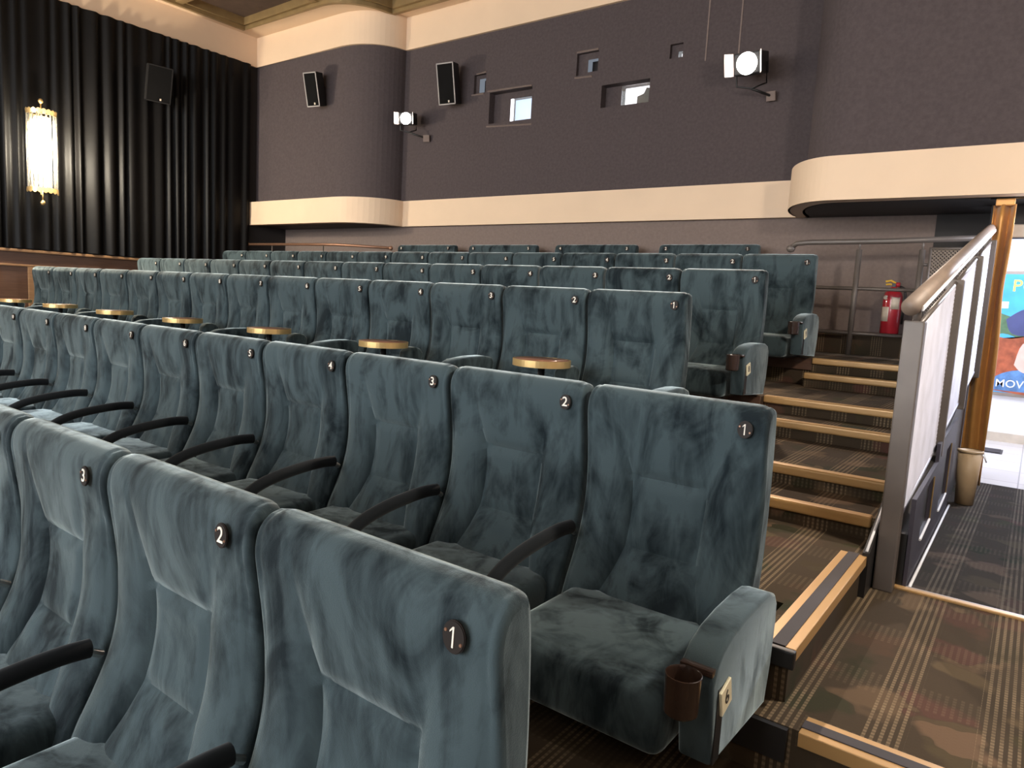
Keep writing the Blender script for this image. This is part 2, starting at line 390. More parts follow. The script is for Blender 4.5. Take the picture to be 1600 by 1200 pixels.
# walls ------------------------------------------------------------
def arc(cx, cy, rx, ry, a0, a1, n=14):
    return [(cx+rx*math.cos(math.radians(a0+(a1-a0)*i/n)), cy+ry*math.sin(math.radians(a0+(a1-a0)*i/n))) for i in range(n+1)]
Z_B0, Z_B1, Z_C0, Z_C1 = 1.043, 1.435, 3.72, 4.20
left_path = [(XL,7.45)] + arc(-9.15, YB, .80, .62, -90, 0)
right_path = arc(-1.6, YB, .53, 1.02, 180, 270) + [(XR,YB-1.02)]
wb = plan_wall('wall_back', left_path, Z_B0, Z_C1, 'wallup'); struct(wb, 'dark aubergine upper back wall with rounded corners')
plan_wall('wall_bay', right_path, Z_B0, Z_C1+.3, 'wallup', parent=wb)
# the flat middle of the upper wall with the projection openings
X0, X1 = -8.36, -2.12
def hole(px0, py0, px1, py1):
    a = at(px0, py1, 1, YB); c = at(px1, py0, 1, YB); return (a.x, c.x, a.z, c.z)
W1 = hole(763,134,832,194); W2 = hole(938,122,1016,169); P1 = hole(740,114,760,148); P2 = hole(900,78,936,119); P3_ = hole(1046,66,1068,92)
holes = [W1, W2, P1, P2, P3_]
xs = sorted({X0, X1, *[v for h in holes for v in h[:2]]}); zs = sorted({Z_B0, Z_C1, *[v for h in holes for v in h[2:]]})
bm = bmesh.new()
for xa, xb in zip(xs, xs[1:]):
    for za, zb in zip(zs, zs[1:]):
        xc, zc = (xa+xb)/2, (za+zb)/2
        if any(h[0] < xc < h[1] and h[2] < zc < h[3] for h in holes): continue
        bm.faces.new([bm.verts.new(p) for p in ((xa,YB,za),(xb,YB,za),(xb,YB,zb),(xa,YB,zb))])
for h in holes:
    D_ = .34 if h in (W1, W2) else .06
    q = [(h[0],h[2]),(h[1],h[2]),(h[1],h[3]),(h[0],h[3])]
    for (xa,za),(xb,zb) in zip(q, q[1:]+q[:1]):
        bm.faces.new([bm.verts.new(p) for p in ((xa,YB,za),(xb,YB,zb),(xb,YB+D_,zb),(xa,YB+D_,za))])
bmesh.ops.remove_doubles(bm, verts=bm.verts, dist=1e-4)
mesh_obj('wall_panel', bm, 'wallup', wb)
def port(n, h, depth, gx0, gx1, gz0, gz1, glow, label):
    """closed back of a projection opening; the glazed square sits inside it"""
    y = YB+depth
    r = empty_struct('window_%d' % n, label)
    xs = [h[0], h[0]+(h[1]-h[0])*gx0, h[0]+(h[1]-h[0])*gx1, h[1]]; zs = [h[2], h[2]+(h[3]-h[2])*gz0, h[2]+(h[3]-h[2])*gz1, h[3]]
    bm = bmesh.new()
    for i in range(3):
        for k in range(3):
            if i == 1 and k == 1: continue
            bm.faces.new([bm.verts.new(p) for p in ((xs[i],y,zs[k]),(xs[i+1],y,zs[k]),(xs[i+1],y,zs[k+1]),(xs[i],y,zs[k+1]))])
    mesh_obj('reveal', bm, 'wallup', r)
    if glow != 'dark': box('pane', xs[1], xs[2], y+.005, y+.011, zs[1], zs[2], 'glass', r)
    box('booth', xs[1]-.02, xs[2]+.02, y+.14, y+.15, zs[1]-.02, zs[2]+.02, glow, r)
    return r, xs, zs, y
r1, xs_, zs_, y_ = port(1, W1, .12, .40, .97, .06, .78, 'booth', 'projection window glowing blue beside the wall speaker')
box('pane_frame', xs_[1], xs_[1]+.05, y_-.004, y_+.004, zs_[1], zs_[2], 'boothwhite', r1)
r2, xs_, zs_, y_ = port(2, W2, .12, .34, .97, .02, .97, 'boothwhite', 'projection window partly blocked by dark equipment')
bm = bmesh.new(); q = [(.45,0),(1,0),(1,.93),(.93,.93),(.86,.82),(.74,.86),(.66,.6),(.45,.5)]
a = [bm.verts.new((xs_[1]+(xs_[2]-xs_[1])*u, y_+.06, zs_[1]+(zs_[2]-zs_[1])*v)) for u,v in q]; c = [bm.verts.new((v.co.x, y_+.11, v.co.z)) for v in a]
bm.faces.new(a); bm.faces.new(c[::-1])
for i in range(len(q)): bm.faces.new((a[i], c[i], c[(i+1)%len(q)], a[(i+1)%len(q)]))
mesh_obj('projector_silhouette', bm, 'black', r2)
port(3, P1, .05, .3, .9, .1, .8, 'dark', 'small dark projection port beside the speaker')
port(4, P2, .05, .45, .95, .15, .7, 'dark', 'small dark projection port above the equipment window')
port(5, P3_, .05, .55, .95, .1, .5, 'boothwhite', 'small projection port with a white slit')
# thin ledges of the two ports and panel joints
for pa, pb in (((745,116),(760,112)),((737,149),(756,146)),((762,143),(831,133)),((760,198),(830,194)),((902,82),(935,76)),((898,122),(925,119))):
    a = at(*pa, 1, YB-.005); c = at(*pb, 1, YB-.005)
    tube('ledge', [a, c], .012, 'walllow', wb, 4, smooth=False)
for px in (1102, 1153):
    a = at(px, 95, 1, YB-.003); box('panel_joint', a.x-.008, a.x+.008, YB-.006, YB+.002, a.z, Z_C0, 'walllow', wb)
# lower back wall, door side, door head
wl = box('wall_back_lower', XL, -.93, YB, YB+.1, -1.8, Z_B0+.02, 'walllow'); struct(wl, 'mauve brown lower back wall behind the loveseats')
box('dark_panel', -.93, -.36, YB-.02, YB+.1, -1.8, Z_B0+.02, 'dark', wl)
wd = box('wall_door', -.36, XR, 7.56, 7.70, .77, Z_B0+.02, 'dark'); struct(wd, 'dark wall above the lobby doorway')
box('door_head_trim', -.36, XR, 7.53, 7.56, .765, .88, 'alu', wd, .008)
d1 = empty_struct('door_1', 'open doorway to the bright lobby')
box('jamb', -.46, -.36, 7.50, 7.62, ZL, 1.04, 'dark', d1)
# soffits under the two bays
so = poly_xy('wall_soffit', [(XL,YB)]+left_path, Z_B0, Z_B0+.02, 'dark'); struct(so, 'dark underside of the rounded left bay')
so2 = poly_xy('wall_soffit_bay', right_path+[(XR,YB)], Z_B0, Z_B0+.02, 'dark'); struct(so2, 'dark underside of the rounded bay over the stairs')
wleft = box('wall_left', XL-.12, XL, YF, YB+.1, -1.8, Z_C1, 'dark'); struct(wleft, 'dark left side wall behind the drapes')
wright = box('wall_right', XR, XR+.12, YF, 7.62, -1.9, Z_C1+.3, 'walllow'); struct(wright, 'mauve brown right side wall')
wfront = box('wall_front', XL, XR, YF-.12, YF, -1.8, Z_C1+.3, 'dark'); struct(wfront, 'dark front wall of the hall')
box('screen', -9.6, -.8, YF+.05, YF+.08, -.3, 3.5, 'screen', wfront)  # unseen screen; glow added as frontal fill, standing in for bounced floodlight
# cream bands
def off(path, dx, dy): return [(x+dx, y+dy) for x, y in path]
band_path = [(XL+.03,7.15),(XL+.03,7.30)] + [(-9.1,7.30)] + arc(-9.1, 8.0, .87, .70, -88, 0, 14) + [(-2.235,8.0)] + arc(-1.65, 7.93, .59, 1.03, 180, 270, 18) + [(XR,6.90)]
def band(name, path, z0, z1, mat, out, label):
    t = plan_wall(name, path, z0, z1, mat, thick=out); struct(t, label); return t
t1 = band('trim_1', band_path, Z_B0, Z_B1, 'cream', .16, 'cream band running along the back wall and around its bays')
plan_wall('groove_lip', off(band_path, 0, -.006), Z_B0, Z_B0+.115, 'cream', thick=.02, parent=t1)
corn_path = [(XL+.04,YF),(XL+.04,7.41)] + [(-9.15,7.41)] + arc(-9.15, 8.03, .83, .62, -88, 0, 14) + [(-2.2,8.03)] + arc(-1.6, 8.03, .62, 1.02, 180, 270, 14) + [(XR,7.01)]
t2 = band('trim_2', corn_path, Z_C0, Z_C1, 'cream', .04, 'cream cornice between dark walls and ceiling')
# ceiling: cream border, gold mouldings, brown coffers
ce = empty_struct('ceiling', 'brown coffered ceiling with gold mouldings and a cream border')
inner = [(-11.06,YF),(-11.06,7.02)] + [(-9.1,6.98)] + [(x,y) for x,y in arc(-9.1, 7.75, .75, .77, -85, 0, 12)] + [(XR,7.77)]
bm = bmesh.new()
outer = [(XL,YF),(XL,YB),(XR,YB)]
pts = outer + inner[::-1]
bmv = [bm.verts.new((x,y,Z_C1)) for x,y in pts]; f = bm.faces.new(bmv); bmesh.ops.triangulate(bm, faces=[f])
mesh_obj('border', bm, 'cream', ce)
box('coffer_panel', XL, XR+.1, YF, YB, Z_C1+.14, Z_C1+.2, 'ceil', ce)
plan_wall('moulding', inner, Z_C1-.035, Z_C1+.14, 'gold', thick=.06, parent=ce)
plan_wall('moulding', off(inner, .05, -.05), Z_C1+.02, Z_C1+.14, 'gold', thick=.04, parent=ce)
for y in (5.9, 4.1, 2.3, .5, -1.3, -3.1, -4.9):
    box('beam', -11.06, XR, y-.06, y+.06, Z_C1-.01, Z_C1+.14, 'gold', ce, .02)
for x in (-9.15, -7.2, -5.25, -3.3, -1.35):
    box('beam', x-.06, x+.06, YF, 7.7 if x > -9 else 6.96, Z_C1+.004, Z_C1+.138, 'gold', ce, .02)
for i,(x,y) in enumerate(CEIL_FILLS):  # fixtures built to carry the added ceiling fill
    h = thing('ceiling_fill_light', 'added round ceiling house light, the %s one counted from the right wall' % ('first','third','fifth','second','fourth')[i], 'lamp', (x,y,Z_C1+.0), 'ceiling house lights')
    lathe('housing', [(0,.13),(.30,.13),(.30,-.03),(.265,-.03),(.265,.0),(0,.0)], 'black', h)
    lathe('diffuser', [(0,-.002),(.262,-.002),(.262,-.008),(0,-.012)], 'fill', h)
# lobby shell and corridor
lb = box('wall_lobby', -2.6, 2.6, 10.5, 10.6, ZL, 1.4, 'white'); struct(lb, 'white lobby wall with the film poster')
box('skirting', -2.6, 2.6, 10.485, 10.5, ZL, ZL+.11, 'skirt', lb)
box('wall_end', -2.7, -2.6, YB+.1, 10.6, ZL, 1.4, 'white', lb); box('wall_end', 2.6, 2.7, 7.7, 10.6, ZL, 1.4, 'white', lb)
lc = box('ceiling_lobby', -2.6, 2.6, 8.19, 10.6, 1.3, 1.4, 'white'); struct(lc, 'white lobby ceiling')
box('wall_inner', -2.6, -.36, YB+.1, YB+.14, ZL, 1.3, 'white', lb)

# left wall: dado panelling and pleated drapes
dd = empty_struct('trim_3', 'brown wooden dado with raised frames below the drapes')
box('dado_board', XL, XL+.03, YF, 7.3, -1.5, .30, 'dado', dd)
box('cap_rail', XL+.03, XL+.08, YF, 7.2, .275, .315, 'dadotrim', dd, .01)
box('frame_rail', XL+.03, XL+.055, YF, 7.2, .08, .11, 'dadotrim', dd, .008)
for y in (-5.0,-3.0,-1.0, 1.0, 3.93, 6.0): box('frame_stile', XL+.03, XL+.055, y-.05, y+.05, -1.49, .08, 'dadotrim', dd, .008)
bm = bmesh.new(); prev = None; ny = 900; y0, y1 = 2.0, 7.28
def pleat(y, t):
    ph = y*2*PI/.17 + 1.5*math.sin(y*3.1) + 1.1*math.sin(y*8.3+1) + .6*math.sin(y*19+2)
    return XL + .075 + (.030 + .012*math.sin(y*4.3))*math.sin(ph)*(.55+.45*t) + .010*math.sin(ph*.5+2)*t
for i in range(ny+1):
    y = y0+(y1-y0)*i/ny
    col = [bm.verts.new((pleat(y, t), y + .012*t*math.sin(y*13), 3.73 + (.33-3.73)*t)) for t in (0,.25,.5,.75,1)]
    if prev:
        for k in range(4): bm.faces.new((prev[k], prev[k+1], col[k+1], col[k]))
    prev = col
bmesh.ops.recalc_face_normals(bm, faces=bm.faces)
tag(mesh_obj('wall_drape', bm, 'drape', smooth=True), 'black pleated drape covering the left wall behind the lit sconce', 'curtain')
o2 = bpy.data.objects['wall_drape'].copy(); C.objects.link(o2); o2.location.y = -5.285; o2.scale.y = 1.0; o2['label'] = 'black pleated drape further along the left wall towards the screen'

# ------------------------------------------------------------------ seats
W = .65
# profile of the backrest (y, z): from the front bottom up over the crown and down the rear; origin = rear top edge
def catmull(pts, n=8):
    out = []
    P_ = [pts[0]] + pts + [pts[-1]]
    for i in range(1, len(P_)-2):
        p0, p1, p2, p3 = [Vector(q) for q in P_[i-1:i+3]]
        for k in range(n):
            t = k/n
            out.append(.5*((2*p1) + (-p0+p2)*t + (2*p0-5*p1+4*p2-p3)*t*t + (-p0+3*p1-3*p2+p3)*t**3))
    out.append(Vector(pts[-1])); return out
FRONT = [(-.215,-.86),(-.195,-.78),(-.165,-.70),(-.125,-.62),(-.09,-.54),(-.068,-.46),(-.058,-.38),(-.06,-.30),(-.072,-.22),(-.084,-.14),(-.090,-.08),(-.082,-.035),(-.060,-.008),(-.032,0.0)]
REAR = [(-.010,-.006),(0.0,-.03),(.010,-.12),(.018,-.30),(.012,-.46),(-.010,-.62),(-.05,-.78),(-.075,-.86)]
HW = [(-.90,.20),(-.74,.195),(-.62,.150),(-.54,.128),(-.42,.128),(-.30,.134),(-.16,.175),(0,.215)]
def make_back(width, seams=True, z_shift=0):
    fr = catmull(FRONT, 7); re_ = catmull(REAR, 4)
    prof = fr + re_; nf = len(fr)
    bm = bmesh.new(); hw = width/2
    nS, nCc = 16, 22
    us = []
    for k in range(nS+1):      # left side, finer at the outer edge
        t = k/nS; us.append(('L', t**1.6))
    for k in range(1, nCc+1): us.append(('C', k/nCc))
    for k in range(1, nS+1): us.append(('R', 1-(1-k/nS)**1.6))
    rings = []
    R_ = .015
    for kind, t in us:
        ring = []
        for i, p in enumerate(prof):
            seam = lerp_tab(HW, p.y) * (width/.632)
            if kind == 'L': x = -hw + (hw-seam)*t
            elif kind == 'C': x = -seam + 2*seam*t
            else: x = seam + (hw-seam)*t
            a = prof[max(i-1,0)]; c = prof[min(i+1,len(prof)-1)]
            d = (c-a).normalized(); nrm = Vector((-d.y, d.x))     # outward (front: -y)
            dist = hw-abs(x)
            disp = 0
            if dist < R_: disp -= R_ - math.sqrt(max(0, R_*R_-(R_-dist)**2))
            if i < nf:
                z = p.y
                low = smoothstep(-.14, -.36, z)*(1-.35*smoothstep(-.6,-.8,z))
                if kind in 'LR':
                    s_ = (abs(x)-seam)/(hw-seam)
                    disp += low*.026*max(0, math.sin(PI*min(1, s_*1.05)))**.8 + .005*smoothstep(0,.12,s_)*smoothstep(-.2,-.34,z)
                    if s_ < .02: disp -= (.004+.0025*smoothstep(-.22,-.32,z))*smoothstep(-.01,-.06,z)
                    # piping groove near the outer edge
                    if .016 < dist < .028: disp -= .0025
                else:
                    e = 1-abs(2*t-1)
                    pad = smoothstep(0, .35, e)
                    if z > -.295: disp += .006*pad*smoothstep(-.295,-.26,z)*smoothstep(-.02,-.18,z)
                    elif z > -.545: disp += -.004 + .012*pad*smoothstep(-.30,-.34,z)*smoothstep(-.545,-.50,z)
                    else: disp += .014*pad*smoothstep(-.545,-.60,z)
                    for sz in (-.295, -.545):
                        disp -= .008*math.exp(-((z-sz)/.006)**2)
            q = p - nrm*disp if False else p + nrm*disp
            zz = q.y
            # rounded upper corners
            if dist < .05: zz -= .010*(1-dist/.05)**2*smoothstep(-.12, -.02, zz)
            ring.append(bm.verts.new((x, q.x, zz + z_shift)))
        rings.append(ring)
    n = len(prof)
    for a, c in zip(rings, rings[1:]):
        for i in range(n-1): bm.faces.new((a[i], c[i], c[i+1], a[i+1]))
        bm.faces.new((a[n-1], c[n-1], c[0], a[0]))
    caps = [bm.faces.new([bm.verts.new(v.co) for v in ring]) for ring in (rings[0], rings[-1])]      # flat boxing at the sides
    bm.normal_update(); bmesh.ops.triangulate(bm, faces=caps, ngon_method='EAR_CLIP')
    bmesh.ops.recalc_face_normals(bm, faces=bm.faces)
    me = bpy.data.meshes.new('backrest'); bm.to_mesh(me); bm.free()
    for p in me.polygons: p.use_smooth = True
    me.set_sharp_from_angle(angle=math.radians(50))
    me.materials.append(MT['velvet']); return me
def soft_box(x0, x1, y0, y1, z0, z1, crown=.02, r=.05, n=16):
    """cushion: rounded box with a crowned top"""
    bm = bmesh.new(); add_box(bm, x0, x1, y0, y1, z0, z1, r, 5)
    for v in bm.verts:
        u = 2*(v.co.x-x0)/(x1-x0)-1; w_ = 2*(v.co.y-y0)/(y1-y0)-1
        if v.co.z > (z0+z1)/2: v.co.z += crown*(1-u*u)*(1-.5*w_*w_)
    return bm
def bm_mesh(name, bm, mat, ang=None):
    me = bpy.data.meshes.new(name); bm.normal_update(); bm.to_mesh(me); bm.free()
    for p in me.polygons: p.use_smooth = True
    if ang: me.set_sharp_from_angle(angle=math.radians(ang))
    me.materials.append(MT[mat]); return me
ME_BACK = make_back(.632)
bm = bmesh.new(); b2 = soft_box(-.285,.285,-.64,-.13,-.87,-.715,.015,.045); merge(bm, b2)
b2 = soft_box(-.28,.28,-.645,-.42,-.80,-.695,.012,.045); merge(bm, b2)
ME_CUSH = bm_mesh('seat_cushion', soft_box(-.285,.285,-.64,-.13,-.875,-.70,.022,.05), 'velvet', 50)
ME_CUSHC = bm_mesh('seat_cushion', soft_box(-.268,.268,-.64,-.13,-.875,-.70,.022,.05), 'velvet', 50)
bm = bmesh.new(); add_box(bm, -.26,.26,-.55,-.10,-.885,-.872,.004); ME_PAN = bm_mesh('seat_pan', bm, 'black', 40)
bm = bmesh.new()
for s in (-1,1):
    add_box(bm, s*.24-.02, s*.24+.02, -.17, .03, -.88, -.872, .002); add_box(bm, s*.24-.012, s*.24+.012, -.13, -.05, -.88, -.76, .004)
add_box(bm, -.26, .26, -.11, -.07, -.83, -.78, .006)
ME_FRAME = bm_mesh('base_frame', bm, 'black', 40)
# thin arm between two seats (belongs to the seat on its right-hand neighbour side)
def thin_arm():
    bm = bmesh.new()
    pts = [(0,-.13,-.512),(0,-.20,-.508),(0,-.30,-.514),(0,-.42,-.53),(0,-.53,-.56),(0,-.60,-.61),(0,-.61,-.70)]
    add_tube(bm, catmull3(pts), .025, 12, True)
    for v in bm.verts: v.co.x *= .9
    return bm
def catmull3(pts, n=5):
    out = []; P_ = [pts[0]] + pts + [pts[-1]]
    for i in range(1, len(P_)-2):
        p0, p1, p2, p3 = [Vector(q) for q in P_[i-1:i+3]]
        for k in range(n):
            t = k/n; out.append(.5*((2*p1) + (-p0+p2)*t + (2*p0-5*p1+4*p2-p3)*t*t + (-p0+3*p1-3*p2+p3)*t**3))
    out.append(Vector(pts[-1])); return out
ME_TARM = bm_mesh('armrest', thin_arm(), 'armfab', 60)
bm = bmesh.new(); add_tube(bm, [(0,-.10,-.54),(0,-.125,-.525),(0,-.145,-.515)], .011, 8); ME_PIVOT = bm_mesh('arm_pivot', bm, 'silver', 40)
ARM = [(-.600,-.842),(-.628,-.70),(-.640,-.62),(-.625,-.575),(-.585,-.545),(-.52,-.524),(-.42,-.512),(-.30,-.508),(-.22,-.512),(-.165,-.530),(-.138,-.565),(-.132,-.62),(-.142,-.75),(-.17,-.868)]
def arm_mesh(x0, x1, poly, bev=.012):
    bm = bmesh.new()
    a = [bm.verts.new((x0,y,z)) for y,z in poly]; c = [bm.verts.new((x1,y,z)) for y,z in poly]
    fa = bm.faces.new(a); fc = bm.faces.new(c[::-1]); n = len(poly)
    for i in range(n): bm.faces.new((a[i], c[i], c[(i+1)%n], a[(i+1)%n]))
    bmesh.ops.recalc_face_normals(bm, faces=bm.faces)
    ed = list(fa.edges)+list(fc.edges)
    bmesh.ops.bevel(bm, geom=ed, offset=bev, segments=3, profile=.5, affect='EDGES')
    return bm
ME_EARM = bm_mesh('end_armrest', arm_mesh(W/2-.008, W/2+.082, ARM), 'velvet_calm', 50)
WARM = [(-.600,-.86),(-.628,-.70),(-.635,-.56),(-.615,-.50),(-.55,-.475),(-.42,-.462),(-.28,-.46),(-.21,-.47),(-.18,-.50),(-.27,-.86)]
SARM = [(-.315,-.86),(-.325,-.60),(-.32,-.50),(-.29,-.465),(-.24,-.46),(-.20,-.47),(-.17,-.50),(-.24,-.86)]
ME_SARM = bm_mesh('short_armrest', arm_mesh(-.05, .05, SARM, .02), 'velvet', 50)
ME_WARM = bm_mesh('wide_armrest', arm_mesh(-.05, .05, WARM, .02), 'velvet', 50)
def disc_mesh():
    bm = bmesh.new()
    bmesh.ops.create_cone(bm, cap_ends=True, segments=24, radius1=.0235, radius2=.0235, depth=.006)
    bmesh.ops.bevel(bm, geom=[e for e in bm.edges if e.calc_face_angle(0) > 1], offset=.0015, segments=2, affect='EDGES')
    for v in bm.verts: v.co.y *= 1.15
    return bm
ME_DISC = bm_mesh('number_disc', disc_mesh(), 'disc', 40)
bm = bmesh.new(); bmesh.ops.create_cone(bm, cap_ends=True, segments=10, radius1=.0032, radius2=.0026, depth=.002); ME_SCREW = bm_mesh('screw', bm, 'copper', 30)
def cup_mesh():
    bm = bmesh.new(); n = 28; R1, R0, H_ = .044, .040, .10
    prof = [(R1,0),(R1-.003,-H_*.95),(R1-.008,-H_),(0.001,-H_),(0.001,-H_+.004),(R0-.006,-H_+.004),(R0,-.003),(R0+.002,0.001)]
    rings = [[bm.verts.new((r*math.cos(2*PI*k/n), r*math.sin(2*PI*k/n), z)) for k in range(n)] for r, z in prof]
    for a, c in zip(rings, rings[1:]+rings[:1]):
        for k in range(n):
            bm.faces.new((a[k], a[(k+1)%n], c[(k+1)%n], c[k]))
    bmesh.ops.recalc_face_normals(bm, faces=bm.faces); return bm
ME_CUP = bm_mesh('cup_holder', cup_mesh(), 'cupplast', 40)
bm = bmesh.new(); add_box(bm, -.042, .042, -.0, .022, -.012, .004, .002); ME_CUPB = bm_mesh('cup_bracket', bm, 'cupplast', 40)
ROTF = (PI/2 - .05, 0, 0)    # text and discs face -Y, leaning back a little
def child(name, me, parent, loc=(0,0,0), rot=(0,0,0), scale=1):
    o = bpy.data.objects.new(name, me); C.objects.link(o); o.parent = parent; o.location = loc; o.rotation_euler = rot
    if scale != 1: o.scale = (scale,)*3
    return o
def number(parent, n, x, y=-.0985, z=-.075):
    d = child('number_disc', ME_DISC, parent, (x, y, z), ROTF)
    text_obj('numeral', str(n), .048 if n < 10 else .038, 'ivory', d, (0, 0, .0035), (0,0,0))
    child('screw', ME_SCREW, d, (-.016,.008,.0035)); child('screw', ME_SCREW, d, (.016,-.008,.0035))
    return d
ROWS = dict(A=(-.5835,.8936,-.449), B=(-.6095,2.2319,-.2803), C=(-1.565,3.79,.0918), D=(-1.575,5.1457,.3055), E=(-1.585,6.493,.5262))
COUNT = dict(A=6, B=12, C=14, D=14, E=14)
WORDS = dict(A='in the lowest row', B='in the row with plaque 6', C='in the row with gold-rimmed tables',
             D='in the first row above the table row', E='in the row just below the loveseats')
NUM = 'zero one two three four five six seven eight nine ten eleven twelve thirteen fourteen'.split()
PLAQUE = dict(A='5', B='6', C='7', D='8', E='9')
for rk in 'ABCDE':
    X_, Y_, Z_ = ROWS[rk]
    for n in range(1, COUNT[rk]+1):
        t = thing('cinema_seat', 'teal velvet cinema seat bearing number %s %s' % (NUM[n], WORDS[rk]), 'seat', (X_-W*(n-.5), Y_, Z_), 'numbered cinema seats')
        child('backrest', ME_BACK, t)
        child('seat_cushion', ME_CUSHC if rk == 'C' else ME_CUSH, t); child('seat_pan', ME_PAN, t); child('base_frame', ME_FRAME, t)
        number(t, n, .250 if rk != 'A' else .237)
        if rk == 'C':
            child('armrest', ME_SARM if n % 2 else ME_WARM, t, (-W/2,0,0))
        else:
            a = child('armrest', ME_TARM, t, (-W/2,0,0)); child('arm_pivot', ME_PIVOT, a)
        if n == 1:
            e = child('end_armrest', ME_EARM, t)
            if rk != 'C':
                pl = box('row_plaque', -.004, .004, -.033, .033, -.036, .036, 'brassplate', e, .002)
                pl.location = (W/2+.088,-.560,-.672); pl.rotation_euler = (math.radians(17),0,0)
                pl['label'] = 'ivory row plaque'
                text_obj('numeral', PLAQUE[rk], .056, 'ink', pl, (.0042,0,0), (PI/2,0,PI/2))
                box('plaque_strip', W/2+.080, W/2+.0845, -.602, -.560, -.838, -.64, 'black', e)
                cu = child('cup_holder', ME_CUP, e, (W/2+.026,-.692,-.580)); cu['label'] = 'brown plastic cup holder'
                child('cup_bracket', ME_CUPB, cu, (.012,.045,.0))

# loveseats in the last row
ME_LBACK = make_back(1.17)
ME_LCUSH = bm_mesh('seat_cushion', soft_box(-.56,.56,-.64,-.13,-.875,-.70,.022,.05), 'velvet', 50)
for i, cx in enumerate((-3.12,-4.59,-6.06,-7.5)):
    t = thing('loveseat', 'wide teal velvet loveseat for seats %s and %s by the back wall' % (NUM[2*i+1], NUM[2*i+2]), 'sofa', (cx,7.86,.74), 'loveseats of the last row')
    child('backrest', ME_LBACK, t); child('seat_cushion', ME_LCUSH, t)
    for s in (-1,1): child('armrest', ME_WARM, t, (s*.63,0,0))
    number(t, 2*i+1, .47, z=-.055); number(t, 2*i+2, -.49, z=-.055)
    for s in (-.5,.5): box('foot', s-.03, s+.03, -.30, -.15, -.874, -.86, 'black', t)

# round tables before the table row
for i in range(7):
    x = ROWS['C'][0]-W*(1+2*i)-.03
    t = thing('side_table', 'small round brown table with gold rim before seats %s and %s' % (NUM[2*i+1], NUM[2*i+2]), 'table', (x,3.31,LV['L1']), 'gold-rimmed round tables')
    h = .662
    lathe('table_top', [(0,h-.022),(.158,h-.022),(.158,h-.001),(0,h-.001)], 'tabletop', t, 40)
    lathe('rim', [(.158,h-.038),(.166,h-.038),(.166,h),(.158,h)], 'brass', t, 48, smooth=False)
    tube('leg', [(0,0,.012),(0,0,h-.022)], .020, 'black', t, 12)
    lathe('base', [(0,.0),(.12,.0),(.12,.008),(.03,.016),(0,.016)], 'black', t, 28)
    lathe('collar', [(.021,h-.03),(.06,h-.024),(.06,h-.022),(.021,h-.022)], 'black', t, 20)

# ------------------------------------------------------------------ railings
# back rail on the left
t = thing('guard_rail', 'bronze tube guard rail behind the far-left seats', 'railing', (XL+.05,7.27,LV['E']))
o0 = Vector(t.location)
pL = [Vector((XL+.05,7.27,.705)), Vector((-9.4,7.28,.70)), Vector((-8.95,7.31,.698)), Vector((-8.6,7.42,.69)), Vector((-8.05,7.60,.672))]
tube('rail', [p-o0 for p in pL], .022, 'copper', t)
for p in (pL[0], pL[-1]): lathe('end_ball', [(0,-.035),(.02,-.03),(.034,0),(.02,.03),(0,.035)], 'copper', t, 14, p-o0)
for x, y in ((-10.6,7.275),(-9.25,7.28)): tube('post', [Vector((x,y,LV['E']))-o0, Vector((x,y,.70))-o0], .010, 'grey', t, 8)
# back rail on the right with bars
t = thing('guard_rail', 'grey pipe guard rail with cross bars before the fire extinguisher', 'railing', (-1.48,7.5,LV['E']))
o0 = Vector(t.location); YR = 7.48
tube('rail', [Vector(p)-o0 for p in ((-2.13,YR+.03,.67),(-2.06,YR,.715),(-1.95,YR,.725),(-1.2,YR,.735),(-.47,YR,.76))], .026, 'grey', t)
lathe('end_ball', [(0,-.04),(.03,-.03),(.045,0),(.03,.03),(0,.04)], 'grey', t, 14, Vector((-2.12,YR+.02,.665))-o0)
for x in (-1.475, -.945):
    po = tube('post', [Vector((x,YR,LV['E']))-o0, Vector((x,YR,.655))-o0], .026, 'grey', t)
    tube('pin', [Vector((x,YR,.655))-o0, Vector((x,YR,.735))-o0], .010, 'grey', po, 8)
for z in (.285, -.145): tube('cross_bar', [Vector((-2.0,YR,z))-o0, Vector((-.95,YR,z))-o0], .017, 'grey', t, 8)
tube('stub_bar', [Vector((-.945,YR,.52))-o0, Vector((-.86,YR,.52))-o0], .014, 'grey', t, 8)
# perforated panel closing the corner
def lattice(name, quad, mat, parent, spacing, w_, origin, dirs):
    """flat bars clipped to a quad in the (a, z) plane; quad = [(a,z)x4] convex; origin maps (a,z)->3D"""
    bm = bmesh.new()
    for ang in dirs:
        d = Vector((math.cos(ang), math.sin(ang))); nn = Vector((-d.y, d.x))
        ts = [Vector(q).dot(nn) for q in quad]; s = min(ts)
        while s < max(ts):
            hits = []
            for i in range(4):
                a, c = Vector(quad[i]), Vector(quad[(i+1)%4]); ta, tc_ = a.dot(nn)-s, c.dot(nn)-s
                if ta*tc_ < 0: hits.append(a + (c-a)*(ta/(ta-tc_)))
            if len(hits) == 2:
                add_tube(bm, [origin(*hits[0]), origin(*hits[1])], w_, 4, False)
            s += spacing
    o = mesh_obj(name, bm, mat, parent); o['kind'] = 'stuff'; return o
YP = YR-.07
pf = thing('mesh_panel', 'perforated brown metal panel behind the sloping handrail', 'panel', (-.87,YP,LV['E']))
o0 = Vector(pf.location)
lattice('perforated_sheet', [(-.87,-.2),(-.49,-.2),(-.49,.66),(-.87,.66)], 'alu', pf, .022, .006, lambda a,z: Vector((a,YP,z))-o0, (math.radians(45), math.radians(-45)))
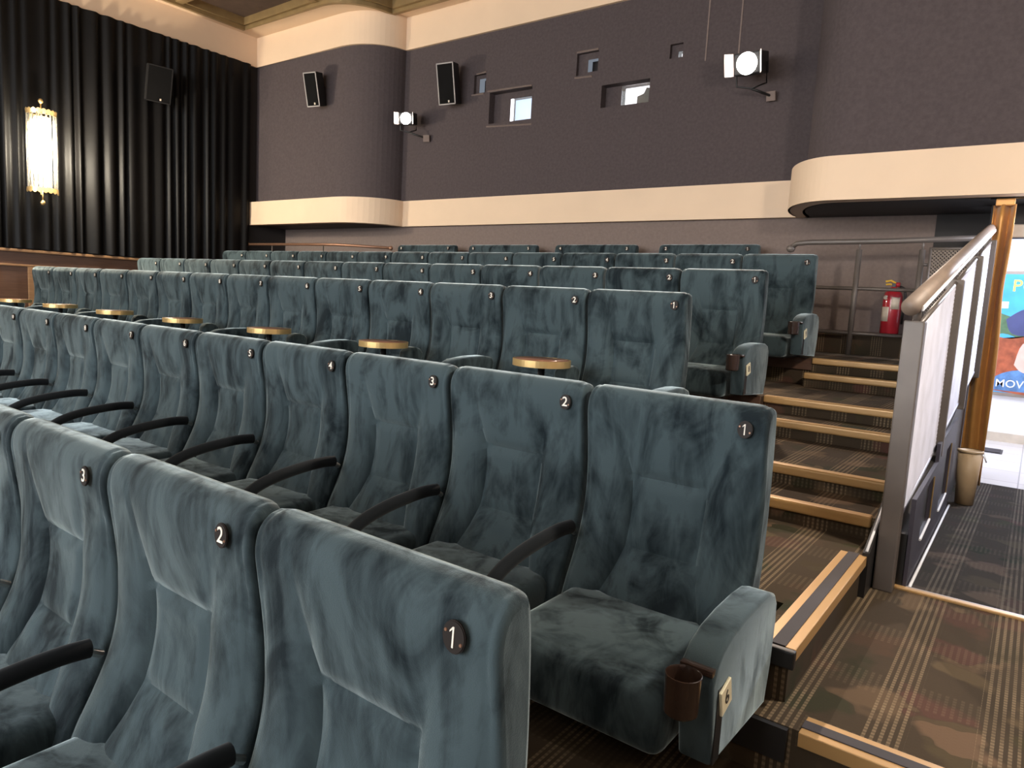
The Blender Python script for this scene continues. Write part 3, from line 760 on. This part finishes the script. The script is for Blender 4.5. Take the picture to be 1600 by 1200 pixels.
for a, c in (((-.87,-.22),(-.87,.67)),((-.87,.66),(-.49,.66)),((-.49,-.22),(-.49,.67)),((-.87,-.2),(-.49,-.2))):
    tube('frame_bar', [Vector((a[0],YP,a[1]))-o0, Vector((c[0],YP,c[1]))-o0], .012, 'grey', pf, 8)
for x in (-.87,-.49): tube('foot', [Vector((x,YP,LV['E']))-o0, Vector((x,YP,-.2))-o0], .012, 'grey', pf, 8)

# wall between stair and corridor
def face_x(y): return -.34 - .0215*(y-3.43)
def hr(y): return .061 + .19*(y-3.22)
def mb(y): return -.85 + .135*(y-3.5)
bm = bmesh.new()
ys = [3.43, 4.4, 5.9, 7.5]
top = [mb(y)-.06 for y in ys]
A_ = [bm.verts.new((XW,y,-1.8)) for y in ys]; B_ = [bm.verts.new((XW,y,z)) for y,z in zip(ys,top)]
C_ = [bm.verts.new((face_x(y)-.015,y,z)) for y,z in zip(ys,top)]; D_ = [bm.verts.new((face_x(y)-.015,y,-1.8)) for y in ys]
for i in range(3):
    for p, q in ((A_,B_),(B_,C_),(C_,D_)): bm.faces.new((p[i],q[i],q[i+1],p[i+1]))
bm.faces.new((A_[0],B_[0],C_[0],D_[0])); bm.faces.new((A_[-1],B_[-1],C_[-1],D_[-1]))
bmesh.ops.recalc_face_normals(bm, faces=bm.faces)
wst = mesh_obj('wall_stair', bm, 'black'); struct(wst, 'purple grey panelled wall between stairs and corridor')
def wall_panel(ya, yb, ztop, wa, wb_, wz0, wz1):
    # framed panel of four boards around a recessed rectangle, following the corridor slope
    zb = lambda y: rz(y)+.0
    def board(y0, y1, z0f, z1f):
        bm = bmesh.new(); vs_ = []
        for xo in (-.018, .0):
            for y, z in ((y0,z0f(y0)),(y1,z0f(y1)),(y1,z1f(y1)),(y0,z1f(y0))): vs_.append(bm.verts.new((face_x(y)+xo,y,z)))
        for f in ((0,1,2,3),(7,6,5,4),(0,4,5,1),(1,5,6,2),(2,6,7,3),(3,7,4,0)): bm.faces.new([vs_[i] for i in f])
        bmesh.ops.recalc_face_normals(bm, faces=bm.faces); mesh_obj('board', bm, 'purple', wst)
    k = lambda v: (lambda y: v)
    board(ya, wa, zb, k(ztop)); board(wb_, yb, zb, k(ztop)); board(wa, wb_, zb, k(wz0)); board(wa, wb_, k(wz1), k(ztop))
    for (y0,z0),(y1,z1) in (((wa,wz0),(wb_,wz0)),((wb_,wz0),(wb_,wz1))):
        tube('panel_bead', [(face_x(y0)+.004,y0,z0),(face_x(y1)+.004,y1,z1)], .006 if z0 == z1 else .004, 'white' if z0 == z1 else 'gold', wst, 6, smooth=False)
wall_panel(3.43, 4.48, -.76, 3.80, 4.25, -1.03, -.80)
wall_panel(4.48, 5.90, -.66, 4.86, 5.42, -1.12, -.78)
tube('floor_bead', [(face_x(y)+.012,y,rz(y)+.008) for y in (3.45,4.4,5.4,5.9)], .007, 'white', wst, 6)
# railing on the wall
t = thing('stair_railing', 'sloping grey stair railing with pale perforated sheets and round handrail', 'railing', (-.42,3.36,LV['B']))
o0 = Vector(t.location); XM = -.415
tube('handrail', [Vector((-.42,y,hr(y)))-o0 for y in (3.20,4.5,5.8,7.06)], .036, 'railwood', t, 18)
box('handrail_edge', -.386, -.380, 3.24, 7.06, -.01, .01, 'white', t)
hb = t.children[-1]; hb.data.transform(Matrix(((1,0,0,0),(0,1,0,0),(0,.19,1,hr(0)-.012),(0,0,0,1)))); hb.location = -o0
posts = [3.36, 4.62, 5.80, 6.96]
for i, y in enumerate(posts):
    s = .036 if i == 0 else .026
    zb = LV['B'] if i == 0 else mb(y)-.05
    po = box('post', XM-s-.005, XM+s + (.0 if i == 0 else .028), y-s, y+s, zb, hr(y)-.085, 'grey', t, .006); po.location = -o0
    pn = tube('pin', [Vector((XM,y,hr(y)-.09)), Vector((XM,y,hr(y)-.02))], .016, 'grey', po, 8)
for a, c in zip(posts, posts[1:]):
    ya, yc = a+.03, c-.025
    quad = [(ya,mb(ya)),(yc,mb(yc)),(yc,hr(yc)-.10),(ya,hr(ya)-.10)]
    sh = lattice('perforated_sheet', quad, 'mesh', t, .019, .0062, lambda q,z: Vector((XM+.012,q,z))-o0, (math.radians(34),))
    for (p,q) in ((0,1),(2,3)):
        tube('sheet_edge', [Vector((XM+.012,*quad[p]))-o0, Vector((XM+.012,*quad[q]))-o0], .011, 'grey' if p else 'mesh', t, 8)

# ------------------------------------------------------------------ curtain, bin, extinguisher
bm = bmesh.new(); prev = None; ZT, ZBm = .985, rz(7.1)+.03
c_top = at(1571, 325, 1, 7.12); c_bot = at(1507, 770, 1, 7.12)
for i in range(61):
    u = i/60
    col = []
    for k in range(21):
        v = k/20
        z = ZT + (ZBm-ZT)*v
        cx = -.345 + .0*v
        wd_ = .175*(1-.25*math.exp(-((v-.30)/.12)**2)) * (.9+.1*v)
        x = cx + (u-.5)*wd_*1.0
        y = 7.11 + .030*math.sin(u*2*PI*1.7 + .8*math.sin(v*3)) + .012*math.sin(u*11+v*4)
        col.append(bm.verts.new((x,y,z)))
    if prev:
        for k in range(20): bm.faces.new((prev[k], prev[k+1], col[k+1], col[k]))
    prev = col
bmesh.ops.recalc_face_normals(bm, faces=bm.faces)
ct = thing('door_curtain', 'gathered bronze satin curtain at the lobby doorway', 'curtain')
o = mesh_obj('cloth', bm, 'satin', ct, smooth=True); sm = o.modifiers.new('solid', 'SOLIDIFY'); sm.thickness = .006
box('heading_tape', -.41, -.28, 7.07, 7.15, ZT-.01, ZT+.05, 'satin', ct, .01)
tube('curtain_rod', [(-.45,7.11,ZT+.06),(XR-.02,7.11,ZT+.06)], .012, 'black', ct)

by = 6.12; bx_ = face_x(by)+.092
t = thing('waste_bin', 'beige plastic waste bin beside the doorway curtain', 'bin', (bx_,by,rz(by)+.006))
lathe('bucket', [(0,0),(.060,0),(.078,.40),(.074,.40),(.057,.006),(0,.006)], 'bin', t, 32)
lathe('rim', [(.076,.385),(.084,.388),(.084,.402),(.076,.405)], 'bin', t, 32)
tube('handle', [(.078,-.03,.385),(.098,-.03,.35),(.103,0,.33),(.098,.03,.35),(.078,.03,.385)], .005, 'white', t, 8)

t = thing('fire_extinguisher', 'red fire extinguisher standing behind the pipe guard rail', 'extinguisher', (-1.18,7.74,LV['F']))
lathe('cylinder', [(0,0),(.078,0),(.084,.012),(.084,.36),(.075,.395),(.045,.425),(.028,.435),(.028,.455),(0,.455)], 'red', t, 32)
bm = bmesh.new(); add_box(bm, -.018, .018, -.018, .018, .45, .49, .004); mesh_obj('valve', bm, 'black', t)
tube('lever', [(.02,0,.485),(-.03,-.01,.515),(-.075,-.02,.505)], .010, 'yellow', t, 8); tube('lever', [(.02,0,.475),(-.04,-.01,.48),(-.07,-.02,.475)], .009, 'yellow', t, 8)
tube('safety_cap', [(.02,-.01,.478),(.05,-.015,.478)], .022, 'red', t, 12)
tube('hose', [(.03,0,.47),(.095,0,.44),(.105,0,.36),(.10,.01,.22),(.095,.02,.10)], .011, 'black', t, 8)
def wrap_label(a0, a1, z0, z1):
    bm = bmesh.new(); pr = None
    for i in range(9):
        a = math.radians(a0+(a1-a0)*i/8); c = [bm.verts.new((.0852*math.cos(a), .0852*math.sin(a), z)) for z in (z0,z1)]
        if pr: bm.faces.new((pr[0],c[0],c[1],pr[1]))
        pr = c
    o = mesh_obj('paper_label', bm, 'paper', t, smooth=True); so_ = o.modifiers.new('s','SOLIDIFY'); so_.thickness = .0008
wrap_label(205, 262, .12, .26); wrap_label(272, 325, .24, .355)
lathe('gauge', [(0,.0),(.022,.0),(.022,.012),(0,.012)], 'paper', t, 16, (-.05,-.064,.35), 'Y')

# ------------------------------------------------------------------ lobby poster
pa = at(1553, 425, 1, 10.46); pb = at(1545, 610, 1, 10.46)
PX0, PX1, PZ0, PZ1 = -.56, .42, -.80, .63
t = thing('poster_case', 'framed film poster in blue, rust and denim on lobby wall', 'poster', ((PX0+PX1)/2,10.485,PZ0))
o0 = Vector(t.location)
def pb_(name, x0, x1, z0, z1, d, mat, par=t, bev=0):
    o = box(name, x0, x1, 10.485-d, 10.485, z0, z1, mat, par, bev); o.location = -o0; return o
pb_('frame', PX0-.04, PX1+.04, PZ0-.04, PZ1+.04, .02, 'alu', t, .006)
sheet = pb_('sheet', PX0, PX1, PZ0, PZ1, .022, 'sky')
def blob(name, pts, mat, d):
    bm = bmesh.new()
    cpts = catmull(pts+[pts[0]], 4)[:-1]
    a = [bm.verts.new((PX0+(PX1-PX0)*p.x, 10.485-d, PZ0+(PZ1-PZ0)*p.y)) for p in cpts]
    f = bm.faces.new(a); bmesh.ops.triangulate(bm, faces=[f]); bmesh.ops.recalc_face_normals(bm, faces=bm.faces)
    o = mesh_obj(name, bm, mat, t); o.location = -o0; o.parent = sheet
    o.matrix_parent_inverse = Matrix.Identity(4); o.location = (0,0,0)
blob('print', [(0.01,.42),(.2,.5),(.5,.45),(.99,.5),(.99,.62),(.5,.6),(.2,.66),(.01,.68)], 'pgreen', .0222)
blob('print', [(0.01,.02),(.99,.02),(.99,.44),(.6,.5),(.3,.46),(.01,.44)], 'pred', .0225)
blob('print', [(.05,.02),(.2,.14),(.42,.20),(.8,.2),(.98,.1),(.98,.02),(.5,.015)], 'pdenim', .0228)
blob('print', [(.36,.24),(.46,.18),(.66,.18),(.76,.26),(.74,.40),(.6,.45),(.42,.42)], 'pskin', .0231)
blob('print', [(.22,.62),(.36,.70),(.52,.72),(.62,.6),(.55,.5),(.30,.5)], 'pnavy', .0226)
blob('print', [(.44,.74),(.52,.73),(.55,.79),(.50,.84),(.44,.81)], 'pskin', .0229)
pb_('caption', PX0+.05, PX0+.22, PZ0+1.02, PZ0+1.10, .0235, 'white', t)
for s, size, x, z, mat in (('PU', .20, .36, .90, 'pyellow'), ('MOV', .13, .34, .075, 'white')):
    text_obj('lettering', s, size, mat, t, Vector((PX0+(PX1-PX0)*x, 10.485-.024, PZ0+(PZ1-PZ0)*z))-o0, (PI/2,0,0))
t = thing('floor_mat', 'small dark mat on the pale lobby tiles', 'mat', (-.36,9.6,ZL))
box('pile', -.16, .16, -.14, .14, .001, .012, 'insert', t, .003); box('border', -.18, .18, -.16, .16, 0, .006, 'black', t, .002)

# ------------------------------------------------------------------ wall speakers
def speaker(label, loc, w_, h_, d_, rz_, tilt, framed):
    t = thing('wall_speaker', label, 'speaker', loc, None)
    t.rotation_euler = (-tilt, 0, rz_)
    bm = bmesh.new()
    fr = [(-w_/2,-h_/2),(w_/2,-h_/2),(w_/2,h_/2),(-w_/2,h_/2)]
    a = [bm.verts.new((x,0,z)) for x,z in fr]; c = [bm.verts.new((x*.72,d_,z*.96)) for x,z in fr]
    bm.faces.new(a); bm.faces.new(c[::-1])
    for i in range(4): bm.faces.new((a[i],c[i],c[(i+1)%4],a[(i+1)%4]))
    bmesh.ops.recalc_face_normals(bm, faces=bm.faces); mesh_obj('cabinet', bm, 'black', t)
    box('grille', -w_/2+.012, w_/2-.012, -.006, .001, -h_/2+.012, h_/2-.012, 'spk', t)
    e = .008; mt = 'spkframe' if framed else 'black'
    bm = bmesh.new()
    add_box(bm,-w_/2,w_/2,-.009,.0,-h_/2,-h_/2+2*e); add_box(bm,-w_/2,w_/2,-.009,.0,h_/2-2*e,h_/2)
    add_box(bm,-w_/2,-w_/2+2*e,-.009,.0,-h_/2,h_/2); add_box(bm,w_/2-2*e,w_/2,-.009,.0,-h_/2,h_/2)
    mesh_obj('grille_frame', bm, mt, t)
    box('badge', -.012+.03, .012+.03, -.008, -.005, -h_/2+.03, -h_/2+.06, 'paper', t)
    box('bracket', -.03, .03, d_-.01, d_+.10, -.05, .05, 'black', t)
    return t
s1 = at(487,140,1,7.18); speaker('black wall speaker on the rounded left bay', s1, .25, .50, .20, math.radians(12), math.radians(-14), True)
s2 = at(697,131,1,7.78); speaker('black wall speaker beside the blue-lit projection window', s2, .29, .56, .20, math.radians(8), math.radians(-12), True)
s3 = at(249,132,0,-11.02); speaker('black wall speaker hung on the drape', s3, .36, .52, .22, math.radians(82), math.radians(-14), False)

# ------------------------------------------------------------------ floodlights
def flood(label, px, py, y, s, power, aim):
    p = at(px, py, 1, y)
    t = thing('stage_floodlight', label, 'floodlight', p)
    q = (Vector(aim)-p).to_track_quat('-Y', 'Z'); t.rotation_mode = 'QUATERNION'; t.rotation_quaternion = q
    box('housing', -.11*s, .11*s, .0, .20*s, -.085*s, .085*s, 'black', t, .012*s)
    lathe('lens', [(0,.012),(.04*s,.011),(.07*s,.008),(.084*s,.0),(0,.0)], 'lens', t, 28, (0,-.001,0), 'Y')
    for sgn in (-1,1):
        bm = bmesh.new(); a = [Vector(v)*s for v in ((sgn*.11,0,-.085),(sgn*.11,0,.085),(sgn*.15,-.09,.085),(sgn*.15,-.09,-.085))]
        vv = [bm.verts.new(v) for v in a]; bm.faces.new(vv); o = mesh_obj('barn_door', bm, 'flap', t); o.modifiers.new('s','SOLIDIFY').thickness = .004
    tube('yoke', [Vector(v)*s for v in ((-.125,.10,.0),(-.125,.10,-.16),(0,.10,-.19),(.125,.10,-.16),(.125,.10,0))], .010, 'black', t, 8)
    qi = q.inverted()
    wallp = qi @ (Vector((p.x+.15, YB-.04, p.z-.24)) - p)
    tube('wall_arm', [Vector((0,.10,-.19))*s, wallp], .014, 'black', t, 8)
    box('wall_plate', wallp.x-.05, wallp.x+.05, wallp.y-.03, wallp.y+.0, wallp.z-.05, wallp.z+.05, 'walllow', t, .004)
    fw = (Vector(aim)-p).normalized()
    sp_ = light('floodlight_lamp', 'SPOT', p + fw*.04, power, (1,.82,.68), aim, spot_size=math.radians(112), spot_blend=.8, shadow_soft_size=.06)
    return t
flood('small lit stage floodlight mounted beside the wall speaker', 634, 185, 7.72, 1.0, 260, (-4.5,0,1.2))
flood('large glaring stage floodlight mounted above the cream bay', 1167, 99, 7.60, 1.3, 480, (-3.0,0,.6))

# ------------------------------------------------------------------ sconces
def sconce(label, y, zc, x, flip, group=None, power=190):
    t = thing('wall_sconce', label, 'lamp', (x,y,zc), group); t.rotation_euler = (0,0,0 if not flip else PI)
    box('back_plate', -.07, -.045, -.12, .12, -.50, .50, 'gold', t, .006)
    R_ = .17
    lathe('light_tube', [(0,-.46),(.09,-.45),(.10,-.40),(.10,.40),(.09,.45),(0,.46)], 'shade', t, 24, (.06,0,0))
    for k in range(11):
        a = math.radians(-90 + 18*k); tube('glass_rod', [(.03+R_*math.cos(a), R_*math.sin(a), -.50), (.03+R_*math.cos(a), R_*math.sin(a), .50)], .012, 'glass', t, 8)
    for z, s in ((.50,1),(-.50,-1)):
        bm = bmesh.new(); pr = None
        for i in range(41):
            a = math.radians(-95+190*i/40); zz = z + s*(.03+.022*abs(math.sin(i*PI/4)))
            c = [bm.verts.new((.03+(R_+.008)*math.cos(a),(R_+.008)*math.sin(a),z-s*.02)), bm.verts.new((.03+(R_+.014)*math.cos(a),(R_+.014)*math.sin(a),zz))]
            if pr: bm.faces.new((pr[0],c[0],c[1],pr[1]))
            pr = c
        o = mesh_obj('crown_band', bm, 'brass', t); o.modifiers.new('s','SOLIDIFY').thickness = .006
        tube('finial_stem', [(.03,0,z),(.03,0,z+s*.15)], .008, 'brass', t, 8)
        lathe('finial', [(0,-.035),(.02,-.028),(.033,0),(.02,.028),(0,.035)], 'brass', t, 14, (.03,0,z+s*.17))
        tube('crown_arm', [(-.05,0,z),(-.02,.0,z+s*.06),(.03,0,z+s*.06)], .008, 'brass', t, 8)
    sgn = 1 if not flip else -1
    light('sconce_lamp', 'POINT', (x+sgn*.30,y,zc), power, (1,.88,.68) if not flip else (1,.92,.8), shadow_soft_size=.12)
    return t
ZS = 1.63
sconce('lit cylindrical glass wall sconce with brass crowns on black drape', 4.02, ZS, XL+.20, False)
sconce('lit cylindrical glass wall sconce further along the left wall towards screen', -.6, ZS, XL+.20, False)
sconce('lit cylindrical glass wall sconce on the right wall by the landing', 2.9, ZS, XR-.12, True, None, 140)
sconce('lit cylindrical glass wall sconce on the right wall near the lowest row', -1.6, ZS, XR-.12, True, None, 14)

# ------------------------------------------------------------------ lift everything so that the lowest carpet lies at height 0
for o in list(C.objects):
    if o.parent is None: o.location.z += LIFT
